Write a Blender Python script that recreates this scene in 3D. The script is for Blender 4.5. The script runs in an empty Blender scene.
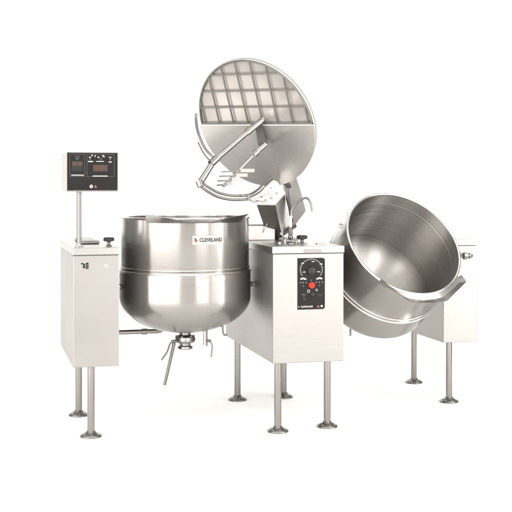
import bpy, bmesh, math, random
from mathutils import Vector, Matrix, Euler
random.seed(7)
S = bpy.context.scene
col = S.collection
R_ = math.radians

# ------------------------------------------------------------------ camera
CAM_H = 1.4
F = 1100.0
def at(x, y, Y):
    """point seen at picture position x,y (512 grid) standing Y metres in front of the camera"""
    return Vector(((x - 256) * Y / F, Y, CAM_H - (y - 185) * Y / F))

cd = bpy.data.cameras.new('camera')
cam = bpy.data.objects.new('camera', cd); col.objects.link(cam)
cam.location = (0, 0, CAM_H); cam.rotation_euler = (R_(90), 0, 0)
cd.sensor_width = 36; cd.lens = F / 512 * 36
cd.shift_y = -(256 - 185) / 512
cd.clip_end = 200
S.camera = cam

# ------------------------------------------------------------------ materials
def nt(name):
    m = bpy.data.materials.new(name); m.use_nodes = True
    n = m.node_tree.nodes; l = m.node_tree.links
    return m, n, l, n['Principled BSDF']

def plain(name, rgb, rough=.5, metal=0., spec=.5, var=.06, scale=60, bump=0., coat=0.):
    m, n, l, b = nt(name)
    b.inputs['Roughness'].default_value = rough
    b.inputs['Metallic'].default_value = metal
    b.inputs['Specular IOR Level'].default_value = spec
    b.inputs['Coat Weight'].default_value = coat
    tc = n.new('ShaderNodeTexCoord'); ns = n.new('ShaderNodeTexNoise')
    ns.inputs['Scale'].default_value = scale; ns.inputs['Detail'].default_value = 5
    l.new(tc.outputs['Object'], ns.inputs['Vector'])
    cr = n.new('ShaderNodeMapRange')
    cr.inputs['To Min'].default_value = 1 - var; cr.inputs['To Max'].default_value = 1 + var
    l.new(ns.outputs['Fac'], cr.inputs['Value'])
    mx = n.new('ShaderNodeVectorMath'); mx.operation = 'SCALE'
    mx.inputs[0].default_value = rgb
    l.new(cr.outputs[0], mx.inputs['Scale']); l.new(mx.outputs[0], b.inputs['Base Color'])
    mr = n.new('ShaderNodeMapRange')
    mr.inputs['To Min'].default_value = max(0, rough - .05); mr.inputs['To Max'].default_value = min(1, rough + .05)
    l.new(ns.outputs['Fac'], mr.inputs['Value']); l.new(mr.outputs[0], b.inputs['Roughness'])
    if bump:
        bp = n.new('ShaderNodeBump'); bp.inputs['Strength'].default_value = bump; bp.inputs['Distance'].default_value = .001
        l.new(ns.outputs['Fac'], bp.inputs['Height']); l.new(bp.outputs[0], b.inputs['Normal'])
    return m

def spun(name, rgb, rough, aniso, var=.10, rvar=.06, mode='wall', bump=.0, metal=1.):
    """steel turned on a lathe: grooves run round the local z axis"""
    m, n, l, b = nt(name)
    b.inputs['Metallic'].default_value = metal
    b.inputs['Anisotropic'].default_value = aniso
    b.inputs['Anisotropic Rotation'].default_value = .25
    tc = n.new('ShaderNodeTexCoord')
    sp = n.new('ShaderNodeSeparateXYZ'); l.new(tc.outputs['Object'], sp.inputs[0])
    cb = n.new('ShaderNodeCombineXYZ')
    ng = n.new('ShaderNodeMath'); ng.operation = 'MULTIPLY'; ng.inputs[1].default_value = -1
    l.new(sp.outputs['Y'], ng.inputs[0]); l.new(ng.outputs[0], cb.inputs['X']); l.new(sp.outputs['X'], cb.inputs['Y'])
    vt = n.new('ShaderNodeVectorTransform'); vt.vector_type = 'VECTOR'; vt.convert_from = 'OBJECT'; vt.convert_to = 'WORLD'
    l.new(cb.outputs[0], vt.inputs[0])
    nm = n.new('ShaderNodeVectorMath'); nm.operation = 'NORMALIZE'; l.new(vt.outputs[0], nm.inputs[0])
    l.new(nm.outputs[0], b.inputs['Tangent'])
    # groove pattern: noise over (radius, height), barely over the angle
    ln = n.new('ShaderNodeVectorMath'); ln.operation = 'LENGTH'
    flat = n.new('ShaderNodeCombineXYZ'); l.new(sp.outputs['X'], flat.inputs['X']); l.new(sp.outputs['Y'], flat.inputs['Y'])
    l.new(flat.outputs[0], ln.inputs[0])
    an = n.new('ShaderNodeMath'); an.operation = 'ARCTAN2'; l.new(sp.outputs['Y'], an.inputs[0]); l.new(sp.outputs['X'], an.inputs[1])
    v = n.new('ShaderNodeCombineXYZ')
    a = n.new('ShaderNodeMath'); a.operation = 'MULTIPLY'; a.inputs[1].default_value = 260; l.new(ln.outputs['Value'], a.inputs[0])
    c = n.new('ShaderNodeMath'); c.operation = 'MULTIPLY'; c.inputs[1].default_value = 260; l.new(sp.outputs['Z'], c.inputs[0])
    e = n.new('ShaderNodeMath'); e.operation = 'MULTIPLY'; e.inputs[1].default_value = 1.0 if mode == 'wall' else .35; l.new(an.outputs[0], e.inputs[0])
    if mode == 'wall': a.inputs[1].default_value = 20
    else: a.inputs[1].default_value = 120
    l.new(a.outputs[0], v.inputs['X']); l.new(e.outputs[0], v.inputs['Y']); l.new(c.outputs[0], v.inputs['Z'])
    ns = n.new('ShaderNodeTexNoise'); ns.inputs['Scale'].default_value = 1; ns.inputs['Detail'].default_value = 6; ns.inputs['Roughness'].default_value = .7
    l.new(v.outputs[0], ns.inputs['Vector'])
    cr = n.new('ShaderNodeMapRange'); cr.inputs['From Min'].default_value = .3; cr.inputs['From Max'].default_value = .7
    cr.inputs['To Min'].default_value = 1 - var; cr.inputs['To Max'].default_value = 1 + var
    l.new(ns.outputs['Fac'], cr.inputs['Value'])
    mx = n.new('ShaderNodeVectorMath'); mx.operation = 'SCALE'; mx.inputs[0].default_value = rgb
    l.new(cr.outputs[0], mx.inputs['Scale']); l.new(mx.outputs[0], b.inputs['Base Color'])
    mr = n.new('ShaderNodeMapRange'); mr.inputs['From Min'].default_value = .3; mr.inputs['From Max'].default_value = .7
    mr.inputs['To Min'].default_value = rough - rvar; mr.inputs['To Max'].default_value = rough + rvar
    l.new(ns.outputs['Fac'], mr.inputs['Value']); l.new(mr.outputs[0], b.inputs['Roughness'])
    if bump:
        bp = n.new('ShaderNodeBump'); bp.inputs['Strength'].default_value = bump; bp.inputs['Distance'].default_value = .0006
        l.new(ns.outputs['Fac'], bp.inputs['Height']); l.new(bp.outputs[0], b.inputs['Normal'])
    return m

def sheet(name, rgb, rough, var=.04, metal=1., stretch=(3, 3, 300)):
    """sheet steel with straight brushing"""
    m, n, l, b = nt(name)
    b.inputs['Metallic'].default_value = metal
    tc = n.new('ShaderNodeTexCoord'); mp = n.new('ShaderNodeMapping')
    mp.inputs['Scale'].default_value = stretch
    l.new(tc.outputs['Object'], mp.inputs['Vector'])
    ns = n.new('ShaderNodeTexNoise'); ns.inputs['Scale'].default_value = 1; ns.inputs['Detail'].default_value = 5
    l.new(mp.outputs[0], ns.inputs['Vector'])
    n2 = n.new('ShaderNodeTexNoise'); n2.inputs['Scale'].default_value = 2.5; n2.inputs['Detail'].default_value = 2
    l.new(tc.outputs['Object'], n2.inputs['Vector'])
    ad = n.new('ShaderNodeMath'); ad.operation = 'ADD'; l.new(ns.outputs['Fac'], ad.inputs[0]); l.new(n2.outputs['Fac'], ad.inputs[1])
    cr = n.new('ShaderNodeMapRange'); cr.inputs['From Min'].default_value = .6; cr.inputs['From Max'].default_value = 1.4
    cr.inputs['To Min'].default_value = 1 - var; cr.inputs['To Max'].default_value = 1 + var
    l.new(ad.outputs[0], cr.inputs['Value'])
    mx = n.new('ShaderNodeVectorMath'); mx.operation = 'SCALE'; mx.inputs[0].default_value = rgb
    l.new(cr.outputs[0], mx.inputs['Scale']); l.new(mx.outputs[0], b.inputs['Base Color'])
    mr = n.new('ShaderNodeMapRange'); mr.inputs['From Min'].default_value = .6; mr.inputs['From Max'].default_value = 1.4
    mr.inputs['To Min'].default_value = rough - .05; mr.inputs['To Max'].default_value = rough + .05
    l.new(ad.outputs[0], mr.inputs['Value']); l.new(mr.outputs[0], b.inputs['Roughness'])
    return m

M = {}
M['kettle'] = spun('spun_steel', (.28, .265, .252), .26, .82, var=.05, rvar=.02, metal=.88, bump=.006)
M['inside'] = spun('spun_steel_inside', (.36, .34, .323), .34, .96, var=.16, rvar=.05, bump=.06)
M['rim'] = plain('polished_rim_steel', (.72, .69, .66), .16, 1, var=.03)
M['cabinet'] = sheet('brushed_cabinet_steel', (.27, .256, .245), .40, metal=.84, var=.06)
M['cap'] = sheet('brushed_cap_steel', (.36, .343, .328), .34)
M['leg'] = plain('leg_tube_steel', (.235, .221, .208), .25, 1, var=.015, scale=6)
M['foot'] = plain('cast_foot_steel', (.22, .207, .195), .38, 1, var=.1, bump=.2)
M['cast'] = plain('cast_valve_steel', (.25, .236, .224), .30, 1, var=.08, bump=.2)
M['dark'] = plain('dark_bracket_steel', (.10, .094, .088), .45, .6, var=.08)
M['black'] = plain('black_knob_plastic', (.020, .018, .017), .45, 0, spec=.2, var=.1, bump=.1)
M['panel'] = plain('black_panel_film', (.011, .0102, .0095), .5, 0, spec=.12, var=.05)
M['panel2'] = plain('dark_grey_film', (.022, .020, .019), .5, 0, spec=.12, var=.05)
M['display'] = plain('brown_display_window', (.055, .034, .026), .5, 0, spec=.12, var=.12)
M['ink'] = plain('white_print', (.34, .33, .315), .5, 0, var=.02)
M['greyink'] = plain('grey_print', (.09, .087, .083), .5, 0, var=.02)
M['orange'] = plain('orange_print', (.26, .055, .026), .5, 0, var=.02)
M['red'] = plain('red_button_plastic', (.36, .022, .012), .5, 0, spec=.15, var=.05)
M['blackink'] = plain('black_print', (.012, .012, .012), .5, 0, var=.02)
M['sticker'] = plain('white_sticker', (.30, .285, .272), .4, 0, var=.02)
M['coverback'] = spun('polished_cover_steel', (.52, .487, .457), .22, .3, var=.03, rvar=.02, mode='flat', metal=.6)
M['coverplate'] = spun('turned_plate_steel', (.52, .498, .48), .27, .84, var=.012, rvar=.007, mode='flat', metal=.8)
M['grate'] = plain('grate_bar_steel', (.17, .16, .15), .4, .7, var=.06)
M['tube'] = plain('bright_tube_steel', (.34, .325, .31), .16, 1, var=.04, scale=15)
M['bar'] = plain('dull_bar_steel', (.17, .16, .152), .34, 1, var=.05, scale=15)
M['white'] = plain('white_enamel', (.62, .59, .565), .45, 0, var=.03, coat=.2)
M['lip'] = sheet('brushed_lip_steel', (.21, .20, .19), .30, metal=.9)
M['arm'] = sheet('cast_arm_steel', (.36, .342, .327), .5, metal=.3)
M['boxside'] = plain('pale_box_enamel', (.34, .305, .288), .5, 0, spec=.2, var=.03)
M['housing'] = sheet('brushed_housing_steel', (.46, .437, .415), .38)
M['paper'] = plain('studio_white', (.93, .925, .91), .9, 0, spec=.1, var=.004, scale=2)

# ------------------------------------------------------------------ mesh helpers
def NB(): return bmesh.new()

def obj(name, bm, m, parent=None, smooth=None, bevel=0, seg=2, mats=None):
    me = bpy.data.meshes.new(name)
    bmesh.ops.recalc_face_normals(bm, faces=bm.faces)
    bm.to_mesh(me); bm.free()
    for x in (mats or [m]): me.materials.append(x)
    o = bpy.data.objects.new(name, me); col.objects.link(o)
    if smooth is not None:
        for p in me.polygons: p.use_smooth = True
        if smooth > 0:
            try: me.set_sharp_from_angle(angle=R_(smooth))
            except Exception: pass
    if bevel:
        b = o.modifiers.new('bevel', 'BEVEL'); b.width = bevel; b.segments = seg; b.limit_method = 'ANGLE'; b.angle_limit = R_(40)
        b.harden_normals = False
    if parent: o.parent = parent
    return o

def tag(o, label=None, cat=None, group=None, kind=None):
    if label: o['label'] = label
    if cat: o['category'] = cat
    if group: o['group'] = group
    if kind: o['kind'] = kind
    return o

def empty(name, loc=(0, 0, 0), rot=(0, 0, 0), mat=None):
    o = bpy.data.objects.new(name, None); col.objects.link(o)
    o.empty_display_size = .05
    o.location = loc; o.rotation_euler = rot
    if mat is not None: o.matrix_world = mat
    return o

def box(bm, x0, x1, y0, y1, z0, z1, mi=0):
    vs = [bm.verts.new((x, y, z)) for z in (z0, z1) for y in (y0, y1) for x in (x0, x1)]
    for q in ((0, 2, 3, 1), (4, 5, 7, 6), (0, 1, 5, 4), (2, 6, 7, 3), (0, 4, 6, 2), (1, 3, 7, 5)):
        f = bm.faces.new([vs[i] for i in q]); f.material_index = mi

def prism(bm, pts, ext, mi=0):
    """polygon of 3-D points pushed along ext"""
    ext = Vector(ext)
    a = [bm.verts.new(p) for p in pts]; b = [bm.verts.new(Vector(p) + ext) for p in pts]
    fs = [bm.faces.new(a), bm.faces.new(b[::-1])]
    k = len(pts)
    for i in range(k): fs.append(bm.faces.new((a[i], a[(i + 1) % k], b[(i + 1) % k], b[i])))
    for f in fs: f.material_index = mi

def lathe(bm, prof, n=96, c=(0, 0, 0), a0=0, a1=2 * math.pi, mi=0):
    c = Vector(c); full = abs(a1 - a0 - 2 * math.pi) < 1e-6
    rings = []
    cnt = n if full else n + 1
    for r, z in prof:
        if r < 1e-6: rings.append([bm.verts.new(c + Vector((0, 0, z)))] * cnt)
        else: rings.append([bm.verts.new(c + Vector((r * math.cos(a0 + (a1 - a0) * i / n), r * math.sin(a0 + (a1 - a0) * i / n), z))) for i in range(cnt)])
    for k in range(len(rings) - 1):
        A, B = rings[k], rings[k + 1]
        for i in range(n):
            j = (i + 1) % cnt
            vs = []
            for v in (A[i], A[j], B[j], B[i]):
                if v not in vs: vs.append(v)
            if len(vs) > 2:
                try: f = bm.faces.new(vs); f.material_index = mi
                except ValueError: pass

def tube(bm, pts, r, n=14, mi=0, cap=True):
    pts = [Vector(p) for p in pts]
    rr = r if isinstance(r, (list, tuple)) else [r] * len(pts)
    prev = None; rings = []
    for i, p in enumerate(pts):
        t = (pts[min(i + 1, len(pts) - 1)] - pts[max(i - 1, 0)]).normalized()
        if prev is None:
            u = t.orthogonal().normalized()
        else:
            u = (prev - t * prev.dot(t)).normalized()
        prev = u; w = t.cross(u)
        rings.append([bm.verts.new(p + rr[i] * (math.cos(2 * math.pi * k / n) * u + math.sin(2 * math.pi * k / n) * w)) for k in range(n)])
    for a, b in zip(rings, rings[1:]):
        for k in range(n):
            f = bm.faces.new((a[k], a[(k + 1) % n], b[(k + 1) % n], b[k])); f.material_index = mi
    if cap:
        f = bm.faces.new(rings[0][::-1]); f.material_index = mi
        f = bm.faces.new(rings[-1]); f.material_index = mi

def spline(ctrl, n=10):
    """Catmull-Rom through points"""
    c = [Vector(p) for p in ctrl]; c = [c[0] * 2 - c[1]] + c + [c[-1] * 2 - c[-2]]
    out = []
    for i in range(1, len(c) - 2):
        for k in range(n):
            t = k / n
            out.append(.5 * ((2 * c[i]) + (c[i + 1] - c[i - 1]) * t + (2 * c[i - 1] - 5 * c[i] + 4 * c[i + 1] - c[i + 2]) * t * t + (3 * c[i] - c[i - 1] - 3 * c[i + 1] + c[i + 2]) * t ** 3))
    out.append(c[-2]); return out

def ribbon(bm, pts, wdir, w, t, mi=0):
    """flat bar swept along pts: width w along wdir, thickness t across"""
    pts = [Vector(p) for p in pts]; rings = []
    for i, p in enumerate(pts):
        tg = (pts[min(i + 1, len(pts) - 1)] - pts[max(i - 1, 0)]).normalized()
        wd = Vector(wdir); wd = (wd - tg * wd.dot(tg)).normalized(); nn = tg.cross(wd)
        rings.append([bm.verts.new(p + wd * a * w / 2 + nn * b * t / 2) for a, b in ((-1, -1), (1, -1), (1, 1), (-1, 1))])
    for a, b in zip(rings, rings[1:]):
        for k in range(4): bm.faces.new((a[k], a[(k + 1) % 4], b[(k + 1) % 4], b[k]))
    bm.faces.new(rings[0][::-1]); bm.faces.new(rings[-1])

def text_bm(s, size, ext=.0006, spacing=1.0, xs=1.0):
    """lettering as a mesh lying in the local xy plane, centred"""
    cu = bpy.data.curves.new('lettering', 'FONT'); cu.body = s; cu.size = size; cu.extrude = ext
    cu.align_x = 'CENTER'; cu.align_y = 'CENTER'; cu.space_character = spacing; cu.offset = size * .035
    o = bpy.data.objects.new('lettering', cu); col.objects.link(o)
    bpy.context.view_layer.update()
    dg = bpy.context.evaluated_depsgraph_get()
    me = bpy.data.meshes.new_from_object(o.evaluated_get(dg))
    bm = bmesh.new(); bm.from_mesh(me)
    for v in bm.verts: v.co.x *= xs
    bpy.data.objects.remove(o); bpy.data.curves.remove(cu); bpy.data.meshes.remove(me)
    return bm

# ------------------------------------------------------------------ the setting
bm = NB()
W = 3.15; WL = 4.8
g = [bm.verts.new(p) for p in ((-WL, 1.2, 0), (W, 1.2, 0), (W, 8.8, 0), (-WL, 8.8, 0))]
bm.faces.new(g)
tag(obj('floor', bm, M['paper']), kind='structure')
bm = NB(); rows = []
for i in range(25):
    a = R_(90) * i / 24
    rows.append((8.8 + 1.8 * math.sin(a), 1.8 - 1.8 * math.cos(a)))
rows.append((10.6, 5.0))
rv = [[bm.verts.new((x, y, z)) for x in (-WL, W)] for y, z in rows]
for a, b in zip(rv, rv[1:]): bm.faces.new((a[0], a[1], b[1], b[0]))
tag(obj('backdrop', bm, M['paper'], smooth=0), kind='structure')

# ------------------------------------------------------------------ cabinets on legs
TH = 14.4
E = Vector((math.cos(R_(TH)), math.sin(R_(TH)), 0)); D = Vector((-math.sin(R_(TH)), math.cos(R_(TH)), 0))
Z0, Z1, Z2 = .391, 1.010, 1.053

def leg_with_foot(parent, x, y, ztop, clip=False):
    bm = NB()
    lathe(bm, [(0, .02), (.0205, .02), (.0205, ztop), (0, ztop)], 32)
    lg = obj('leg', bm, M['leg'], parent, smooth=35); lg.location = (x, y, 0)
    bm = NB()
    lathe(bm, [(0, .001), (.058, .001), (.0615, .005), (.059, .011), (.045, .019), (.028, .026), (.0235, .034), (.0215, .036), (.0, .036)], 40)
    ft = obj('foot', bm, M['foot'], lg, smooth=40)
    for a in range(3):
        an = R_(-90 + (a - 1) * 50); bm = NB()
        lathe(bm, [(0, .012), (.0065, .012), (.0065, .0205), (.003, .0215), (0, .0215)], 12)
        o = obj('foot_bolt', bm, M['cast'], lg, smooth=35); o.location = (.046 * math.cos(an), .046 * math.sin(an), 0)
    return lg

def cabinet(name, label, cat, loc, w, d, legs):
    t = empty(name, loc, (0, 0, R_(TH))); tag(t, label, cat)
    bm = NB(); box(bm, -w / 2, w / 2, 0, d, Z0, Z1)
    obj('cabinet_body', bm, M['cabinet'], t, bevel=.0035)
    bm = NB(); box(bm, -w / 2 - .004, w / 2 + .004, -.004, d + .004, Z1 + .0015, Z2)
    obj('cabinet_top', bm, M['cap'], t, bevel=.005, seg=3)
    for x, y in legs: leg_with_foot(t, x, y, Z0 + .01)
    return t

left = cabinet('support_cabinet', 'narrow grey steel cabinet on two legs at the far left, under the raised black display', 'cabinet', (-.886, 6.097, 0), .255, .90, [(-.026, .026), (-.040, .61)])
mid = cabinet('control_cabinet', 'wide steel cabinet between the two kettles, with black control panel and red button', 'cabinet', (.299, 6.252, 0), .42, 1.20, [(-.173, .032), (.137, .080), (-.180, .985), (.136, 1.0)])
right = cabinet('support_cabinet', 'narrow pale steel cabinet on two legs at the far right, partly behind the tilted kettle', 'cabinet', (1.311, 7.054, 0), .235, .90, [(-.054, .056), (-.004, .76)])

def to_local(root_loc, p):
    p = Vector(p) - Vector(root_loc)
    return Vector((p.dot(E), p.dot(D), p.z))
LL = (-.886, 6.097, 0); ML = (.299, 6.252, 0); RL = (1.311, 7.054, 0)

def tknob(parent, p, w=.062, dk='black'):
    bm = NB()
    lathe(bm, [(0, 0), (.018, 0), (.018, .004), (.010, .007), (.0095, .024), (.013, .028), (.0, .028)], 24)
    k = obj('knob_stem', bm, M['dark'], parent, smooth=40); k.location = p
    bm = NB()
    h = .022
    for i in range(1): pass
    lathe(bm, [(0, .026), (w / 2 * .55, .026), (w / 2, .031), (w / 2, .043), (w / 2 * .82, .0505), (0, .052)], 40)
    for v in bm.verts:
        a = math.atan2(v.co.y, v.co.x); r = math.hypot(v.co.x, v.co.y)
        if r > w / 2 * .6:
            s = 1 + .05 * math.cos(6 * a); v.co.x *= s; v.co.y *= s
    kk = obj('knob', bm, M['black'], k, smooth=40)
    return k

# ---- left cabinet fittings
k = tknob(left, (.105 - .02, .125, Z2), .060)
bm = NB(); box(bm, -.05, .06, .36, .80, Z2 + .0005, Z2 + .020)
obj('top_cover', bm, M['cabinet'], left, bevel=.018, seg=5)
# front emblems
bm = NB(); box(bm, -.074, -.043, -.0022, -.0004, .938, .972); 
st = obj('rating_sticker', bm, M['sticker'], left)
bm = NB()
box(bm, -.082, -.070, -.0032, -.0012, .966, .969); box(bm, -.073, -.0605, -.0032, -.0024, .940, .966); box(bm, -.0575, -.0425, -.0032, -.0024, .936, .970)
box(bm, -.084, -.074, -.0024, -.0004, .962, .9655)
obj('sticker_print', bm, M['panel'], st)
bm = NB()
for z in (.9455, .9585): box(bm, -.0545, -.0455, -.0040, -.0033, z - .0028, z + .0028)
for z in (.955,): box(bm, -.0695, -.0640, -.0040, -.0033, z - .003, z + .0028)
obj('sticker_mark', bm, M['greyink'], st)
bm = NB(); lathe(bm, [(0, 0), (.010, 0), (.010, .003), (.007, .0045), (0, .0045)], 24)
lk = obj('lock', bm, M['rim'], left, smooth=35); lk.location = (.055, -.0003, .952); lk.rotation_euler = (R_(90), 0, 0)
bm = NB(); box(bm, -.0016, .0016, -.006, .006, .0046, .0056)
ls = obj('lock_slot', bm, M['blackink'], lk); ls.rotation_euler = (0, 0, R_(25))

# ---- display on a post (above the left cabinet)
pp = at(79, 246, 6.16)
disp = empty('display_unit', (pp.x, pp.y, Z2), (0, 0, R_(TH)))
tag(disp, 'black display box raised on a thin steel post above the far left cabinet', 'display')
bm = NB(); lathe(bm, [(0, 0), (.0135, 0), (.0135, .318), (0, .318)], 32)
obj('post', bm, M['bar'], disp, smooth=35)
bm = NB(); lathe(bm, [(0, 0), (.024, 0), (.024, .004), (.016, .007), (.0136, .014), (0.0136, .016), (0, .016)], 32)
obj('post_collar', bm, M['cap'], disp, smooth=35)
zb, zt = .309, .530
x0, x1 = -.074, .213
bm = NB(); box(bm, x0, x1, -.055, .30, zb, zt)
bx = obj('display_box', bm, M['boxside'], disp, bevel=.004, seg=3)
bm = NB(); box(bm, x0 + .001, x1 - .001, -.058, -.0553, zb + .001, zt - .001)
obj('front_frame', bm, M['foot'], disp, bevel=.001)
bm = NB(); box(bm, x0 + .004, x1 - .005, -.0605, -.0582, zb + .008, zt - .004)
fp = obj('front_panel', bm, M['panel'], disp, bevel=.001)
pw = x1 - x0; ph = zt - zb
def PX(u): return x0 + u * pw
def PZ(v): return zt - v * ph
def rectline(bm, u0, u1, v0, v1, y, t=.0012):
    X0, X1, Z0_, Z1_ = PX(u0), PX(u1), PZ(v1), PZ(v0)
    box(bm, X0, X1, y - .0008, y, Z1_ - t, Z1_); box(bm, X0, X1, y - .0008, y, Z0_, Z0_ + t)
    box(bm, X0, X0 + t, y - .0008, y, Z0_ + t, Z1_ - t); box(bm, X1 - t, X1, y - .0008, y, Z0_ + t, Z1_ - t)
def rect(bm, u0, u1, v0, v1, y, th=.0008): box(bm, PX(u0), PX(u1), y - th, y, PZ(v1), PZ(v0))
bm = NB(); rectline(bm, .06, .35, .05, .62, -.0606); rectline(bm, .39, .92, .05, .62, -.0606)
obj('panel_outline', bm, M['greyink'], disp)
bm = NB(); rect(bm, .10, .31, .23, .48, -.0606, .0015)
dw = obj('small_display', bm, M['panel2'], disp)
bm = NB(); rect(bm, .105, .305, .235, .345, -.0623)
obj('display_field', bm, M['display'], dw)  # plain brown field on the upper half of the small display
bm = NB(); rect(bm, .51, .79, .32, .48, -.0606, .0015)
obj('large_display', bm, M['display'], disp)
bm = NB()
rect(bm, .09, .33, .570, .592, -.0606); rect(bm, .50, .79, .592, .612, -.0606)   # captions printed as lines
rect(bm, .41, .51, .225, .250, -.0606); rect(bm, .57, .72, .225, .242, -.0606); rect(bm, .81, .87, .235, .260, -.0606)
for (u, v) in ((.45, .13), (.49, .08), (.55, .10), (.61, .13), (.70, .09), (.72, .11), (.84, .13)):
    rect(bm, u - .012, u + .012, v - .016, v + .016, -.0606)
obj('printed_caption', bm, M['ink'], disp)
bm = NB()
def vee(bm, u, v, s):
    for sg in (-1, 1):
        a = Vector((PX(u), -.0609, PZ(v + s))); b = Vector((PX(u + sg * s * .6), -.0609, PZ(v - s)))
        tube(bm, [a, b], .0011, 6)
for u in (.45, .655, .84): vee(bm, u, .155, .055)
for du in (-.035, 0, .035): tube(bm, [(PX(.205 + du), -.0609, PZ(.09)), (PX(.205 + du * .6), -.0609, PZ(.175))], .0011, 6)
tube(bm, [(PX(.17), -.0609, PZ(.18)), (PX(.24), -.0609, PZ(.18))], .0011, 6)
obj('printed_symbol', bm, M['greyink'], disp)
bm = NB(); lathe(bm, [(0, 0), (.0095, 0), (.0095, .001), (0, .001)], 24)
em = obj('round_emblem', bm, M['ink'], disp); em.location = (PX(.475), -.0606, PZ(.865)); em.rotation_euler = (R_(90), 0, 0)
bm = NB(); box(bm, -.0035, .0035, -.0045, .0045, .0011, .0016); obj('emblem_mark', bm, M['greyink'], em)
bm = NB(); prism(bm, [(PX(.535), -.0606, PZ(.895)), (PX(.585), -.0606, PZ(.895)), (PX(.555), -.0606, PZ(.825))], (0, -.0008, 0))
obj('triangle_emblem', bm, M['orange'], disp)

# ---- middle cabinet fittings
# control panel: x 299.5-327, y 258-310 on the front face
def front(x, z, y=0): return Vector((x, y, z))
cx0, cx1 = -.066, .096
cz1, cz0 = .985, .693
bm = NB()
rc = .014; pts = [(cx0, cz0), (cx1 - rc, cz0)] + [(cx1 - rc + rc * math.sin(R_(a)), cz0 + rc - rc * math.cos(R_(a))) for a in range(10, 91, 10)] + \
    [(cx1, cz1 - rc)] + [(cx1 - rc + rc * math.cos(R_(a)), cz1 - rc + rc * math.sin(R_(a))) for a in range(10, 91, 10)] + [(cx0, cz1)]
prism(bm, [(x, -.0006, z) for x, z in pts], (0, -.0034, 0))
cp = obj('control_panel', bm, M['panel'], mid)
y_ = -.0042
def cu(u): return cx0 + u * (cx1 - cx0)
def cv(v): return cz1 - v * (cz1 - cz0)
bm = NB()
cen = Vector((cu(.50), y_, cv(.225)))
arc = [cen + Vector((.066 * math.cos(R_(a)), 0, .060 * math.sin(R_(a)))) for a in range(-35, 216, 5)]
tube(bm, arc, .0011, 6)
for a in range(-30, 211, 12):
    p = cen + Vector((.058 * math.cos(R_(a)), 0, .053 * math.sin(R_(a))))
    q = cen + Vector((.064 * math.cos(R_(a)), 0, .058 * math.sin(R_(a))))
    tube(bm, [p, q], .0007, 5)
obj('dial_scale', bm, M['ink'], mid)
bm = NB()
for u, v in ((.18, .10), (.86, .12), (.24, .27), (.76, .27), (.56, .07)):
    box(bm, cu(u) - .008, cu(u) + .008, y_ - .0008, y_, cv(v) - .0022, cv(v) + .0022)
for u, s in ((.20, 1), (.80, -1)):
    for du, w_, dz in ((-.06, .009, 0), (.0, .012, .004), (.07, .010, -.001)):
        box(bm, cu(u + du * s) - w_ / 2 - .003, cu(u + du * s) + w_ / 2 + .003, y_ - .0008, y_, cv(.405) - .003 + dz, cv(.405) + .004 + dz)
obj('printed_mark', bm, M['ink'], mid)
bm = NB()
for u in (.10, .20, .31, .68, .79, .90):
    box(bm, cu(u) - .0035, cu(u) + .0035, y_ - .0008, y_, cv(.475) - .004, cv(.475) + .004)
for u, v in ((.50, .435), (.24, .80), (.22, .70), (.20, .54), (.80, .54)):
    box(bm, cu(u) - .003, cu(u) + .003, y_ - .0008, y_, cv(v) - .003, cv(v) + .003)
for a, b in (((.14, .70), (.22, .745)), ((.22, .745), (.32, .69)), ((.74, .70), (.83, .745)), ((.83, .745), (.92, .70)), ((.47, .73), (.60, .73)), ((.44, .70), (.47, .73)), ((.60, .73), (.63, .69))):
    tube(bm, [(cu(a[0]), y_, cv(a[1])), (cu(b[0]), y_, cv(b[1]))], .0010, 6)
obj('printed_symbol', bm, M['greyink'], mid)
bm = NB(); lathe(bm, [(0, 0), (.019, 0), (.019, .007), (.016, .011), (0, .0125)], 32)
rb = obj('red_button', bm, M['red'], mid, smooth=40); rb.location = (cu(.51), -.0036, cv(.53)); rb.rotation_euler = (R_(90), 0, 0)
bm = NB(); lathe(bm, [(0, 0), (.017, 0), (.0165, .012), (.014, .014), (0, .014)], 28); box(bm, -.002, .002, .002, .015, .0141, .0155)
for (u, v, r, mm) in ((.40, .645, .55, 'ink'), (.69, .625, .40, 'ink')):
    bm2 = NB(); lathe(bm2, [(.010 * r * 1.6, 0), (.010 * r * 1.6, .0010), (.0068 * r * 1.6, .0010), (.0068 * r * 1.6, 0), (.010 * r * 1.6, 0)], 24)
    o = obj('switch_ring', bm2, M[mm], mid); o.location = (cu(u), -.0042, cv(v)); o.rotation_euler = (R_(90), 0, 0)
bm.free()
def dialknob(u, v, r):
    bm = NB(); lathe(bm, [(0, 0), (r, 0), (r * .95, .012), (r * .8, .0145), (0, .0145)], 32)
    box(bm, -.0012, .0012, r * .2, r * .9, .0146, .0155)
    o = obj('dial_knob', bm, M['black'], mid, smooth=40); o.location = (cu(u), -.0042, cv(v)); o.rotation_euler = (R_(90), 0, R_(20) * 0)
    return o
dialknob(.50, .25, .024); dialknob(.53, .70, .013)
bm = text_bm('CLEVELAND', .0125, .0004, 1.05)
t = obj('printed_name', bm, M['ink'], mid); t.location = (cu(.335), -.0043, cv(.945)); t.rotation_euler = (R_(90), 0, 0)
bm = NB(); lathe(bm, [(0, 0), (.0035, 0), (.0035, .0008), (0, .0008)], 16)
t = obj('name_emblem', bm, M['ink'], mid); t.location = (cu(.045), -.0042, cv(.945)); t.rotation_euler = (R_(90), 0, 0)
bm = NB(); prism(bm, [(cu(.70), -.0042, cv(.962)), (cu(.80), -.0042, cv(.962)), (cu(.755), -.0042, cv(.915))], (0, -.0008, 0))
obj('triangle_emblem', bm, M['orange'], mid)
bm = NB(); lathe(bm, [(0, 0), (.0065, 0), (.0065, .0008), (0, .0008)], 20)
t = obj('round_emblem', bm, M['ink'], mid); t.location = (cu(.88), -.0042, cv(.94)); t.rotation_euler = (R_(90), 0, 0)
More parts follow.
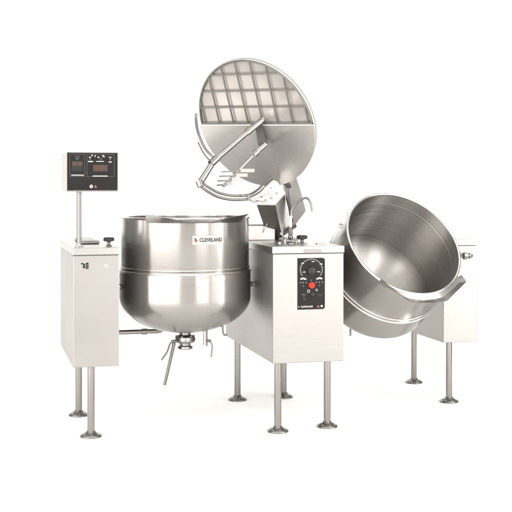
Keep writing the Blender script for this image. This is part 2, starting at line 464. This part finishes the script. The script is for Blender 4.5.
# plate on the top's front edge
bm = NB(); box(bm, -.030, .075, -.0062, -.0038, 1.0165, 1.0375)
obj('name_plate', bm, M['bar'], mid)
# knob and tap on the top
tknob(mid, to_local(ML, (.272, 6.50, Z2)), .064)
bm = NB(); lathe(bm, [(0, 0), (.032, 0), (.032, .006), (.027, .009), (0, .009)], 32)
o = obj('knob_plate', bm, M['cap'], mid, smooth=40); o.location = to_local(ML, (.272, 6.50, Z2 - .0045))
bm = NB(); box(bm, .10, .155, .16, .19, Z2 - .001, Z2 + .006)
obj('latch', bm, M['cap'], mid, bevel=.002)

tb = at(290.5, 244, 6.5); tb.z = Z2
tap = empty('swivel_tap', tb); tag(tap, 'thin curved gooseneck tap rising from the middle cabinet top beside the round knob', 'tap')
def rel(x, y, Y): return at(x, y, Y) - tb
bm = NB(); lathe(bm, [(0, 0), (.022, 0), (.022, .006), (.013, .010), (.012, .03), (.015, .034), (.015, .046), (.011, .05), (0, .05)], 28)
obj('tap_base', bm, M['cast'], tap, smooth=40)
bm = NB(); lathe(bm, [(0, .050), (.0125, .050), (.0140, .058), (.0140, .088), (.009, .098), (0, .098)], 24)
obj('tap_collar', bm, M['dark'], tap, smooth=40)
bm = NB()
tube(bm, [(0, 0, .095), (0, 0, .150), tuple(rel(291.5, 216, 6.5))], .0085, 16)
obj('riser', bm, M['white'], tap, smooth=40)
bm = NB()
tube(bm, spline([rel(291.5, 217, 6.5), rel(291.5, 211, 6.5), rel(294.5, 205, 6.5), rel(299.5, 200.7, 6.5), rel(305, 198, 6.5), rel(308.5, 199.2, 6.5), rel(311, 204, 6.5), rel(312.2, 211.5, 6.5)], 6), .0072, 14)
obj('spout', bm, M['bar'], tap, smooth=40)
bm = NB()
tube(bm, [rel(284, 240, 6.45), rel(297, 242, 6.5)], .006, 12)
lathe(bm, [(0, 0), (.009, 0), (.009, .028), (.004, .032), (0, .032)], 16, c=rel(285, 243.5, 6.45))
lathe(bm, [(0, 0), (.008, 0), (.008, .022), (0, .024)], 16, c=rel(296.5, 244, 6.5))
lathe(bm, [(0, 0), (.012, 0), (.010, .012), (0, .014)], 16, c=rel(279.5, 244, 6.45))
obj('tap_valve', bm, M['cast'], tap, smooth=35)
bm = NB(); tube(bm, spline([rel(285, 240, 6.45), rel(283, 236, 6.42), rel(280, 233, 6.42)], 5), [.003] * 10 + [.005], 8)
obj('tap_lever', bm, M['rim'], tap, smooth=35)

# ------------------------------------------------------------------ kettles
BZ = .523; TZ = 1.213; H = TZ - BZ      # heights of the upright one
def kettle(name, label, loc, rot):
    t = empty(name, loc, rot); tag(t, label, 'kettle')
    RJ = .391; RU = .381; dome = .218
    prof = [(0, 0)]
    for i in range(1, 25):
        a = R_(90) * i / 24
        prof.append((RJ * math.sin(a), dome - dome * math.cos(a)))
    prof += [(RJ, .30), (RJ, .355), (RJ - .002, .372), (RJ - .010, .385), (RJ - .013, .392)]
    bm = NB(); lathe(bm, prof, 128)
    obj('jacket', bm, M['kettle'], t, smooth=50)
    bm = NB(); lathe(bm, [(RJ - .014, .388), (RU, .396), (RU, H - .010), (RU - .004, H - .006), (RU - .005, .40), (RU - .004, .389)], 128)
    obj('upper_wall', bm, M['kettle'], t, smooth=40)
    # weld bands round the joint
    bm = NB()
    for z, r in ((.393, .0052), (.372, .0065)):
        k = 10; rb_ = (RU + .002 if z > .39 else RJ - .001)
        lathe(bm, [(rb_ + r * math.cos(2 * math.pi * i / k), z + r * math.sin(2 * math.pi * i / k)) for i in range(k + 1)], 128)
    obj('joint_band', bm, M['rim'], t, smooth=0)
    # inside bowl
    RI = RU - .008
    prof = [(RI, H - .004), (RI, .24)]
    for i in range(1, 22):
        a = R_(90) * i / 21
        prof.append((RI * math.cos(a), .24 - .20 * math.sin(a)))
    bm = NB(); lathe(bm, prof, 128); bmesh.ops.reverse_faces(bm, faces=bm.faces)
    obj('bowl', bm, M['inside'], t, smooth=50)
    # rim
    bm = NB(); k = 12
    lathe(bm, [(RU - .001 + .0085 * math.cos(2 * math.pi * i / k), H - .006 + .0075 * math.sin(2 * math.pi * i / k)) for i in range(k + 1)], 144)
    obj('rim', bm, M['rim'], t, smooth=0)
    # pouring lip on the front (-y): three straight folds, wings raised at both ends
    bm = NB()
    P = [(-.280, -.277, .028), (-.128, -.430, .003), (-.06, -.436, -.006), (.06, -.440, -.006), (.135, -.437, .006), (.312, -.322, .028), (.300, -.270, .024)]
    N = 60; a0, a1 = -45.5, 46.5
    segl = [(Vector(P[i + 1]) - Vector(P[i])).length for i in range(6)]; tot = sum(segl)
    def outer_pt(q):
        dd = q * tot
        for i in range(6):
            if dd <= segl[i] + 1e-9: return Vector(P[i]).lerp(Vector(P[i + 1]), dd / segl[i])
            dd -= segl[i]
        return Vector(P[6])
    rows_ = []
    for i in range(N + 1):
        q = i / N; an = R_(a0 + (a1 - a0) * q); o_ = outer_pt(q); o_.z += H - .006
        in_ = Vector(((RU + .004) * math.sin(an), -(RU + .004) * math.cos(an), H - .006))
        mid_ = (in_ + o_) / 2 + Vector((0, 0, -.010))
        dn = Vector((0, 0, -.0032)); inl = in_ + Vector((0, 0, -.022))
        rows_.append([bm.verts.new(p) for p in (in_, mid_, o_, o_ + dn, mid_ + dn * 1.5, inl)])
    for a_, b_ in zip(rows_, rows_[1:]):
        for kk in range(6): bm.faces.new((a_[kk], a_[(kk + 1) % 6], b_[(kk + 1) % 6], b_[kk]))
    bm.faces.new(rows_[0][::-1]); bm.faces.new(rows_[-1])
    obj('pouring_lip', bm, M['lip'], t, smooth=25)
    # trunnions
    for s in (-1, 1):
        bm = NB(); lathe(bm, [(0, RJ - .008), (.020, RJ - .008), (.020, RJ + .006), (.013, RJ + .008), (.013, RJ + .060), (0, RJ + .060)], 28)
        tr = obj('trunnion', bm, M['dark'], t, smooth=35); tr.location = (0, 0, .278); tr.rotation_euler = (0, R_(90) * s, 0)
        bm = NB(); lathe(bm, [(.0205, RJ + .0), (.0205, RJ + .003), (.0145, RJ + .018), (.0145, RJ + .024), (.0135, RJ + .024), (.0135, RJ)], 28)
        obj('collar', bm, M['rim'], tr, smooth=35)
    return t

k1 = kettle('kettle', 'upright round steel kettle with name badge, between the left and middle cabinets', (-.423, 6.56, BZ), (0, 0, R_(TH)))
# badge (curved sheet + letters) on the upper wall
RU = .381
def wall_point(a, z, r): return (r * math.sin(a), -r * math.cos(a), z)
def bend(bm, r, ang0, z0):
    for v in bm.verts:
        a = ang0 + v.co.x / r
        z = v.co.z
        v.co = Vector(wall_point(a, z0 + v.co.y, r + z))
# picture position: centre x 208, y 238.5
ang = R_(20.7) - R_(TH) + R_(3.2); zc = .566
def curved_plate(w, h, t0, t1, dx=0, dy=0):
    bm = NB(); n = 16
    g0 = [[bm.verts.new((dx - w / 2 + w * i / n, dy + s * h / 2, t)) for i in range(n + 1)] for s, t in ((-1, t0), (1, t0), (1, t1), (-1, t1))]
    for k in range(4):
        A, B = g0[k], g0[(k + 1) % 4]
        for i in range(n): bm.faces.new((A[i], A[i + 1], B[i + 1], B[i]))
    bm.faces.new([g0[k][0] for k in range(4)]); bm.faces.new([g0[k][n] for k in range(3, -1, -1)])
    return bm
bm = curved_plate(.190, .054, .0002, .0018); bend(bm, RU, ang, zc); bd = obj('name_badge', bm, M['foot'], k1)
bm = curved_plate(.186, .050, .0018, .0024); bend(bm, RU, ang, zc); obj('badge_face', bm, M['sticker'], bd)
bm = text_bm('CLEVELAND', .0290, .0004, 1.0, 1.0)
xs = [v.co.x for v in bm.verts]; w_ = max(xs) - min(xs); mx = (max(xs) + min(xs)) / 2
for v in bm.verts: v.co.x = (v.co.x - mx) * .138 / w_ + .016; v.co.z += .0030
bend(bm, RU, ang, zc); obj('badge_lettering', bm, M['blackink'], bd)
bm = NB()
pts = [(-.083, .010), (-.083, .001), (-.078, .004), (-.076, .010)]
prism(bm, [(-.084, .011, .0026), (-.076, .011, .0026), (-.068, .004, .0026), (-.079, .001, .0026)], (0, 0, .0006))
bend(bm, RU, ang, zc); obj('badge_emblem_top', bm, M['blackink'], bd)
bm = NB()
prism(bm, [(-.081, -.001, .0026), (-.068, .003, .0026), (-.066, -.003, .0026), (-.070, -.009, .0026), (-.080, -.012, .0026)], (0, 0, .0006))
bend(bm, RU, ang, zc); obj('badge_emblem', bm, M['red'], bd)
# small engraved plate below the joint
bm = curved_plate(.052, .006, .0002, .0012); bend(bm, .391, R_(20) - R_(TH), .352); obj('small_plate', bm, M['foot'], k1)

# drain valve under the upright kettle: part of it
kl = Vector((-.423, 6.56, BZ)); RZ = Matrix.Rotation(R_(-TH), 3, 'Z')
def kp(x, y, Y=6.56): return RZ @ (at(x, y, Y) - kl)
bm = NB()
sc = 6.56 / F
lathe(bm, [(0, .012), (.034, .012), (.034, -.014), (.052, -.020), (.060, -.028), (.062, -.048), (.056, -.060), (.034, -.066), (.034, -.078), (.044, -.084), (.046, -.094), (.040, -.100), (.0, -.100)], 40)
dv = obj('drain_valve', bm, M['cast'], k1, smooth=30)
for j in range(6):
    a = R_(60 * j); bm = NB(); lathe(bm, [(0, -.026), (.007, -.026), (.007, -.017), (0, -.017)], 10, c=(.052 * math.cos(a), .052 * math.sin(a), 0))
    obj('valve_bolt', bm, M['bar'], dv, smooth=35)
bm = NB(); tube(bm, [kp(178, 341), kp(171.5, 341.5)], .010, 14); tube(bm, spline([kp(172, 341), kp(169.5, 345), kp(167, 352), kp(161.5, 360)], 6), .0055, 10)
obj('valve_lever', bm, M['bar'], dv, smooth=35)
bm = NB(); tube(bm, [kp(174, 343, 6.50), kp(173.3, 347, 6.50), kp(164.5, 385, 6.50)], [.012, .0105, .0095], 16)
obj('valve_handle', bm, M['bar'], dv, smooth=35)
bm = NB()
tube(bm, [kp(206.6, 328), kp(206.6, 346)], .006, 12); tube(bm, [kp(206, 341), kp(211, 341)], .009, 12)
tube(bm, [kp(203.8, 331), kp(203.4, 345)], .0035, 10)
pc = obj('petcock', bm, M['bar'], k1, smooth=35)
bm = NB(); tube(bm, [kp(210.5, 341), kp(212.2, 346), kp(211.2, 357)], .0048, 12)
obj('petcock_lever', bm, M['bar'], pc, smooth=35)
bm = NB(); tube(bm, spline([kp(222.6, 318), kp(222.8, 331), kp(224.5, 335), kp(227, 334.5)], 5), .006, 12)
obj('hose_hook', bm, M['bar'], k1, smooth=35)

# tilted kettle
AL, TAU = 24.5, 52.0
nrm = Vector((math.sin(R_(AL)) * math.sin(R_(TAU)), -math.cos(R_(AL)) * math.sin(R_(TAU)), math.cos(R_(TAU))))
K2S = .965
rimc = at(404.5, 242, 6.60)
k2loc = rimc - nrm * H * K2S
k2 = kettle('kettle', 'kettle tipped forward to show its empty bowl, between the middle and right cabinets', k2loc, (R_(TAU), 0, R_(AL)))
k2.scale = (K2S,) * 3
k2m = (Matrix.Translation(k2loc) @ Euler((R_(TAU), 0, R_(AL))).to_matrix().to_4x4() @ Matrix.Scale(K2S, 4)).inverted()
def k2p(x, y, Y): return k2m @ at(x, y, Y)
bm = NB(); tube(bm, [k2p(350.5, 316, 6.95), k2p(350.5, 336, 6.95)], .007, 12)
obj('drain_pipe', bm, M['cast'], k2, smooth=35)
# side ear and ring on the left of the rim
bm = NB()
prism(bm, [k2p(347.5, 211, 6.78), k2p(348, 228, 6.76), k2p(348.5, 247, 6.76), k2p(330.5, 244.5, 6.78), k2p(333.5, 237, 6.78)], k2m.to_3x3() @ Vector((.003, .014, 0)))
obj('side_ear', bm, M['housing'], k2, bevel=.004)
bm = NB()
cen = at(341.5, 225.5, 6.75); tube(bm, [k2m @ (cen + Vector((.017 * math.cos(a), .01 * math.sin(a), .012 * math.sin(a)))) for a in [2 * math.pi * i / 20 for i in range(21)]], .005, 10)
obj('lift_ring', bm, M['rim'], k2, smooth=35)
# interior ring welds / scale marks
bm = NB()
for z in (.60, ):
    lathe(bm, [(.3668, z - .002), (.3650, z), (.3668, z + .002)], 128)
obj('level_mark', bm, M['housing'], k2, smooth=0)

# ---- right cabinet pipe fitting and latch
p = to_local(RL, at(466, 256, 7.03))
bm = NB(); lathe(bm, [(0, 0), (.0225, 0), (.0225, .02), (.013, .022), (.013, .034), (.018, .036), (.018, .046), (.010, .060), (0, .066)], 8)
fo = obj('side_fitting', bm, M['foot'], right)
fo.location = to_local(RL, at(463.5, 256, 7.0)); fo.rotation_euler = (0, R_(90), 0)
bm = NB(); prism(bm, [to_local(RL, at(467, 240, 7.1)), to_local(RL, at(478, 241.8, 7.1)), to_local(RL, at(467.5, 242.6, 7.1))], (0, .05, 0))
o = obj('top_bracket', bm, M['dark'], right)

# ---- pipe from the left cabinet to the underside of the upright kettle
a = Vector(LL) + E * .1275 + D * .50; a.z = .512
pi_ = empty('supply_pipe', a, (0, 0, R_(TH)))
tag(pi_, 'horizontal steel pipe running from the left cabinet to the underside of the upright kettle', 'pipe')
bm = NB(); tube(bm, [(.002, 0, 0), (.30, 0, 0)] + [(.30 + .04 * math.sin(R_(q)), 0, .04 - .04 * math.cos(R_(q))) for q in range(15, 91, 15)] + [(.34, 0, .050)], .0145, 20)
obj('pipe_run', bm, M['leg'], pi_, smooth=35)
bm = NB(); tube(bm, [(.001, 0, 0), (.012, 0, 0)], .024, 20)
obj('pipe_flange', bm, M['foot'], pi_, smooth=35)
bm = NB(); tube(bm, [(.20, 0, 0), (.235, 0, 0)], .0185, 20)
obj('pipe_coupling', bm, M['foot'], pi_, smooth=35)

# ------------------------------------------------------------------ raised cover
n_ = Vector((-.505, -.752, -.420)).normalized()
d_ = Vector((.752, -.505, 0)).normalized(); u_ = n_.cross(d_)
if u_.z < 0: u_ = -u_; d_ = -d_
d_ = u_.cross(n_)
turn = Matrix.Rotation(R_(-1.8), 3, n_); d_ = turn @ d_; u_ = turn @ u_
YC = 6.66
cc = at(255.7, 122.7, YC)
mt = Matrix((( d_.x, u_.x, n_.x, cc.x), (d_.y, u_.y, n_.y, cc.y), (d_.z, u_.z, n_.z, cc.z), (0, 0, 0, 1)))
cov = empty('kettle_cover', mat=mt); tag(cov, 'big round steel cover standing open above the cabinets, upper half a square-barred grate', 'cover')
px = YC / F
RC = 67.7 * px
bm = NB()
lathe(bm, [(0, -.005), (RC * .5, -.005), (RC * .965, -.005), (RC * .975, -.003), (RC * .985, .003), (RC * .995, .003), (RC * 1.0, -.003), (RC * .995, -.020), (RC * .95, -.026), (RC * .5, -.030), (0, -.030)], 128)
obj('cover_shell', bm, M['coverback'], cov, smooth=35)
bm = NB(); k = 10
lathe(bm, [(RC * .988 + .0050 * math.cos(2 * math.pi * i / k), .0005 + .0055 * math.sin(2 * math.pi * i / k)) for i in range(k + 1)], 144)
obj('cover_rim', bm, M['housing'], cov, smooth=0)
# grate
bm = NB(); RG = RC * .968; z0 = .004; bw = .0042
k = 10
lathe(bm, [(RG + .0045 * math.cos(2 * math.pi * i / k), z0 + .003 + .0045 * math.sin(2 * math.pi * i / k)) for i in range(k + 1)], 90, a0=0, a1=math.pi)
sp_ = 17.5 * px; bw = .0036
for j in range(-4, 4):
    x = (j + .535) * sp_
    if abs(x) < RG: 
        yt = math.sqrt(RG * RG - x * x)
        box(bm, x - bw, x + bw, .006, yt, z0, z0 + .010)
for j in range(1, 4):
    y = j * 17.3 * px
    xt = math.sqrt(RG * RG - y * y)
    box(bm, -xt, xt, y - bw, y + bw, z0 - .0015, z0 + .0085)
box(bm, -RG, RG, -.004, .006, z0 - .001, z0 + .013)
obj('grate', bm, M['grate'], cov, bevel=.0012)
# lower half plate
bm = NB()
pts = [(RC * math.cos(a), RC * math.sin(a)) for a in [-math.pi * i / 96 for i in range(97)]]
lo = [bm.verts.new((x, y - .006, .012)) for x, y in pts]; hi = [bm.verts.new((x, y - .006, .017)) for x, y in pts]
bm.faces.new(hi); bm.faces.new(lo[::-1])
for i in range(len(pts)):
    j = (i + 1) % len(pts); bm.faces.new((lo[i], lo[j], hi[j], hi[i]))
obj('half_plate', bm, M['coverplate'], cov, bevel=.0012)
bm = NB(); box(bm, -RC * .995, RC * .995, -.010, -.004, .0175, .0205)
obj('plate_edge', bm, M['white'], cov)

# ------------------------------------------------------------------ agitator on the raised cover
hub = at(261, 121, YC) + n_ * .055
ag = empty('stirring_frame', hub); tag(ag, 'bent tube stirring frame with scraper arcs and small blades, hanging off the round cover', 'stirrer')
def A(x, y, Y): return at(x, y, Y) - hub
# mounting bracket, dark
bm = NB()
prism(bm, [A(255, 126.5, 6.58), A(261.5, 120, 6.62), A(266.5, 145.5, 6.56), A(258.5, 146, 6.52)], Vector((.0, .06, .0)) - n_ * .02)
obj('mount_block', bm, M['dark'], ag, bevel=.002)
# main arm
bm = NB()
tube(bm, [A(263.5, 119, 6.585), A(261.8, 120.4, 6.575), A(248, 131.6, 6.53)], [.010, .0195, .0195], 24)
sk = obj('socket', bm, M['tube'], ag, smooth=35)
bm = NB(); tube(bm, [A(250, 129.6, 6.535), A(246.5, 133, 6.525)], .0225, 24)
obj('clamp', bm, M['cast'], sk, smooth=35)
bm = NB(); tube(bm, [A(249, 130.8, 6.53), A(214.5, 160.5, 6.39), A(213.5, 161.5, 6.387), A(199.6, 183.5, 6.31)], [.0165, .0165, .0180, .0200], 24)
obj('main_arm', bm, M['tube'], ag, smooth=35)
bm = NB(); tube(bm, [A(217.5, 157.6, 6.40), A(210.8, 164, 6.37)], .0225, 24)
obj('joint_collar', bm, M['cast'], ag, smooth=35)
# upper scraper arc: two parallel bars
view = Vector((0, 1, 0))
c1 = [(196.3, 113.5, 6.50), (196.2, 121, 6.49), (198.3, 133, 6.46), (204, 146.5, 6.43), (211, 155, 6.40), (217, 159, 6.39)]
bm = NB(); tube(bm, spline([A(*c) for c in c1], 8), .0088, 14)
arcp = obj('scraper_arc', bm, M['bar'], ag, smooth=35)
bm = NB(); ribbon(bm, spline([A(c[0] + 2.2, c[1] - .6, c[2] + .004) for c in c1], 8), view, .02, .010)
obj('wiper_strip', bm, M['white'], arcp)
bm = NB(); tube(bm, spline([A(198, 142, 6.47), A(201.5, 149.5, 6.45), A(206.5, 157, 6.42), A(212, 162, 6.39)], 8), .0050, 10)
obj('scraper_edge', bm, M['bar'], arcp, smooth=35)
c2 = [(201, 184.3, 6.31), (208, 189.3, 6.31), (219, 195, 6.32), (233, 197.7, 6.34), (247.8, 197.4, 6.36)]
bm = NB(); tube(bm, spline([A(c[0] + .7, c[1] - 2.0, c[2]) for c in c2], 8), .0080, 14)
ls_ = obj('scraper_arc', bm, M['bar'], ag, smooth=35)
bm = NB(); tube(bm, spline([A(c[0] - .5, c[1] + 2.0, c[2]) for c in c2], 8), .0080, 14)
obj('scraper_edge', bm, M['bar'], ls_, smooth=35)
bm = NB(); ribbon(bm, spline([A(c[0], c[1], c[2] + .006) for c in c2], 8), view, .012, .018)
obj('wiper_strip', bm, M['white'], ls_)
bm = NB(); tube(bm, [A(248.4, 194.2, 6.35), A(248.4, 200.4, 6.355)], .0088, 14)
obj('end_cap', bm, M['bar'], ls_, smooth=35)
bm = NB(); tube(bm, [A(199.0, 180.8, 6.31), A(201.0, 186.6, 6.305)], .0215, 22)
obj('corner_joint', bm, M['cast'], ag, smooth=35)
cb_ = [(240, 195.6, 6.34), (249, 194.6, 6.38), (257, 190.2, 6.43), (265, 182.6, 6.48), (272.0, 176.6, 6.52)]
bm = NB(); tube(bm, spline([A(*c) for c in cb_], 8), .0075, 14)
sb_ = obj('scraper_blade', bm, M['bar'], ag, smooth=35)
bm = NB(); tube(bm, spline([A(c[0] + 1.8, c[1] + 2.2, c[2] + .004) for c in cb_[1:]], 8), .0045, 12)
obj('blade_edge', bm, M['bar'], sb_, smooth=35)
# second arm with blades
bm = NB(); tube(bm, [A(265.5, 144.2, 6.52), A(256, 152.5, 6.49)], .0165, 20)
s2 = obj('socket', bm, M['tube'], ag, smooth=35)
bm = NB(); tube(bm, [A(257.2, 151.6, 6.49), A(253.4, 155, 6.48)], .020, 20); obj('clamp', bm, M['cast'], s2, smooth=35)
bm = NB(); tube(bm, [A(255, 153.5, 6.485), A(223.3, 186.4, 6.38)], .0088, 16)
obj('blade_arm', bm, M['tube'], ag, smooth=35)
for (y, x0_, x1_, xr) in ((171.4, 221.7, 237.3, 254.5), (176.0, 219, 233, 247.6), (180.5, 217.6, 228.7, 240), (184.8, 217, 224, 233)):
    Y = 6.42 - (y - 171) * .003
    bm = NB(); ribbon(bm, [A(x0_, y + .3, Y + .02), A(x1_, y, Y)], Vector((0, 1, .2)), .02, .007)
    bl = obj('blade', bm, M['bar'], ag, bevel=.0015)
    bm = NB()
    prism(bm, [A(x1_ - 1, y + 1.6, Y - .012), A(x1_ - .5, y - 3.0, Y - .012), A(x1_ + 3, y - .5, Y - .012), A(x1_ + 3.2, y + 1.4, Y - .012)], (0, .03, 0))
    obj('blade_clamp', bm, M['bar'], bl, bevel=.002)
    bm = NB(); prism(bm, [A(x1_ + 3, y - 2.6, Y), A(xr, y - 2.6, Y + .03), A(xr, y + .8, Y + .03), A(x1_ + 3, y + .8, Y)], (0, .006, 0))
    obj('blade_paddle', bm, M['boxside'], bl, bevel=.001)

# ------------------------------------------------------------------ tilting bridge that carries the cover
br = at(283, 238, 7.1); br.z = Z2
bg = empty('tilting_bridge', br); tag(bg, 'slanted boxy hinge housing and arm holding the round cover, on the middle cabinet', 'hinge arm')
def B(x, y, Y): return at(x, y, Y) - br
bm = NB()
q = [B(256.2, 204.8, 6.70), B(275.8, 205.3, 6.68), B(282.5, 238, 7.00), B(268, 238, 7.02)]
prism(bm, q, B(284.8, 194.8, 7.05) - B(275.8, 205.3, 6.68))
obj('hinge_housing', bm, M['housing'], bg, bevel=.004)
bm = NB()
prism(bm, [B(245, 199.6, 6.47), B(256.5, 203.8, 6.62), B(275.6, 204.0, 6.66), B(284.6, 193.6, 6.74), B(277, 182.5, 6.70), B(272, 180.5, 6.66), B(262, 192, 6.55), B(250, 198.4, 6.47)], (.004, .03, .006))
obj('top_guard', bm, M['white'], bg)
for (x, y) in ((262, 197), (267, 193), (271, 188), (272, 198), (277, 193), (266, 200), (258, 200.5)):
    bm = NB(); Yb = 6.50 + .17 * (x - 245) / 32
    tube(bm, [B(x, y, Yb - .012), B(x, y, Yb + .03)], .0045, 8)
    obj('guard_bolt', bm, M['bar'], bg, smooth=35)
bm = NB()
prism(bm, [B(283, 180, 6.98), B(295, 172, 6.98), B(301, 191, 7.02), B(306, 211, 7.07), B(296.2, 224, 7.1), B(292.2, 224.6, 7.1), B(290.3, 210, 7.07)], (-.012, .055, 0))
obj('lift_arm', bm, M['arm'], bg, bevel=.003)
bm = NB()
tube(bm, [B(287.5, 186, 6.985), B(292.8, 222, 7.09)], .0040, 8)
obj('arm_seam', bm, M['housing'], bg)
bm = NB(); tube(bm, [B(276, 237, 6.98), B(294, 226, 7.2)], .020, 20)
obj('hinge_pin', bm, M['cast'], bg, smooth=35)
bm = NB(); tube(bm, [B(279.5, 179, 6.82) , B(289, 186, 7.02)], .018, 16)
obj('cover_link', bm, M['cast'], bg, smooth=35)
bm = NB(); box(bm, -.10, .10, -.10, .25, 0, .008); obj('base_plate', bm, M['cap'], bg, bevel=.002)

jb = to_local(ML, (0.02, 7.02, Z2))
jx = empty('junction_box', Vector((0.026, 6.90, Z2)), (0, 0, R_(TH)))
tag(jx, 'small pale steel box on the middle cabinet top, left of the slanted housing', 'box')
bm = NB(); box(bm, -.090, .098, 0, .13, 0, .094)
obj('box_body', bm, M['housing'], jx, bevel=.004)
bm = NB(); box(bm, -.093, .101, -.003, .133, .0945, .099); obj('box_lid', bm, M['cabinet'], jx, bevel=.002)
bm = NB(); tube(bm, spline([(.02, -.004, .05), (.03, -.03, .09), (.055, -.04, .14)], 6), .0028, 8); obj('cable', bm, M['white'], jx, smooth=35)

# ------------------------------------------------------------------ light
def lamp(name, loc, target, sx, sy, power, color=(1, .985, .96)):
    ld = bpy.data.lights.new(name, 'AREA'); ld.shape = 'RECTANGLE'; ld.size = sx; ld.size_y = sy; ld.energy = power; ld.color = color
    o = bpy.data.objects.new(name, ld); col.objects.link(o); o.location = loc
    dv_ = Vector(target) - Vector(loc); o.rotation_euler = dv_.to_track_quat('-Z', 'Y').to_euler()
    return o
def softbox(name, p0, p1, z0, z1, radiance, color=(1, .985, .96)):
    """upright lamp whose face runs from p0 to p1; radiance in picture units"""
    p0 = Vector((*p0, 0)); p1 = Vector((*p1, 0)); w = (p1 - p0).length; h = z1 - z0
    c = (p0 + p1) / 2; c.z = (z0 + z1) / 2
    nn = Vector((-(p1 - p0).y, (p1 - p0).x, 0)).normalized()
    if nn.dot(Vector((-.2, 6.7, 0)) - c) < 0: nn = -nn
    return lamp(name, c, c + nn, w, h, radiance * math.pi * w * h, color)
kc = Vector((-.423, 6.56, 0))
def pol(az, d): return (kc.x + d * math.sin(R_(az)), kc.y - d * math.cos(R_(az)))
softbox('softbox_left', pol(-60, 5.4), pol(-5.5, 6.9), .02, 3.4, 6.8)
softbox('softbox_far_left', pol(-84, 4.2), pol(-66, 4.4), .02, 3.0, 4.0)
softbox('softbox_right', pol(22.5, 6.9), pol(43.5, 5.9), .02, 3.2, 6.6)
softbox('softbox_mid_right', pol(47.5, 5.7), pol(71, 4.6), .02, 3.4, 3.7)
softbox('softbox_far_right', pol(76, 4.5), pol(80, 4.5), .02, 3.0, 3.5)
softbox('fill_behind_camera', pol(-5, 8.2), pol(17, 8.6), .02, 3.4, .7)  # weak fill added behind the camera to lift the kettle's grey middle
softbox('added_streak_strip', (4.15, 4.45), (4.32, 4.72), .1, 3.9, 32)  # added lamp, put in only to draw a streak inside the tilted bowl
# soft overhead fill over the paper sweep
sd = bpy.data.lights.new('overhead_fill', 'SUN'); sd.energy = 3.0; sd.angle = R_(100); sd.color = (1, .99, .97)
so = bpy.data.objects.new('overhead_fill', sd); col.objects.link(so); so.rotation_euler = (R_(38), 0, 0)

w = bpy.data.worlds.new('World'); S.world = w; w.use_nodes = True
w.node_tree.nodes['Background'].inputs['Color'].default_value = (1, .97, .94, 1)
w.node_tree.nodes['Background'].inputs['Strength'].default_value = .42

S.view_settings.view_transform = 'Standard'; S.view_settings.look = 'None'; S.view_settings.gamma = 1
S.view_settings.use_curve_mapping = False
S.view_settings.exposure = 0
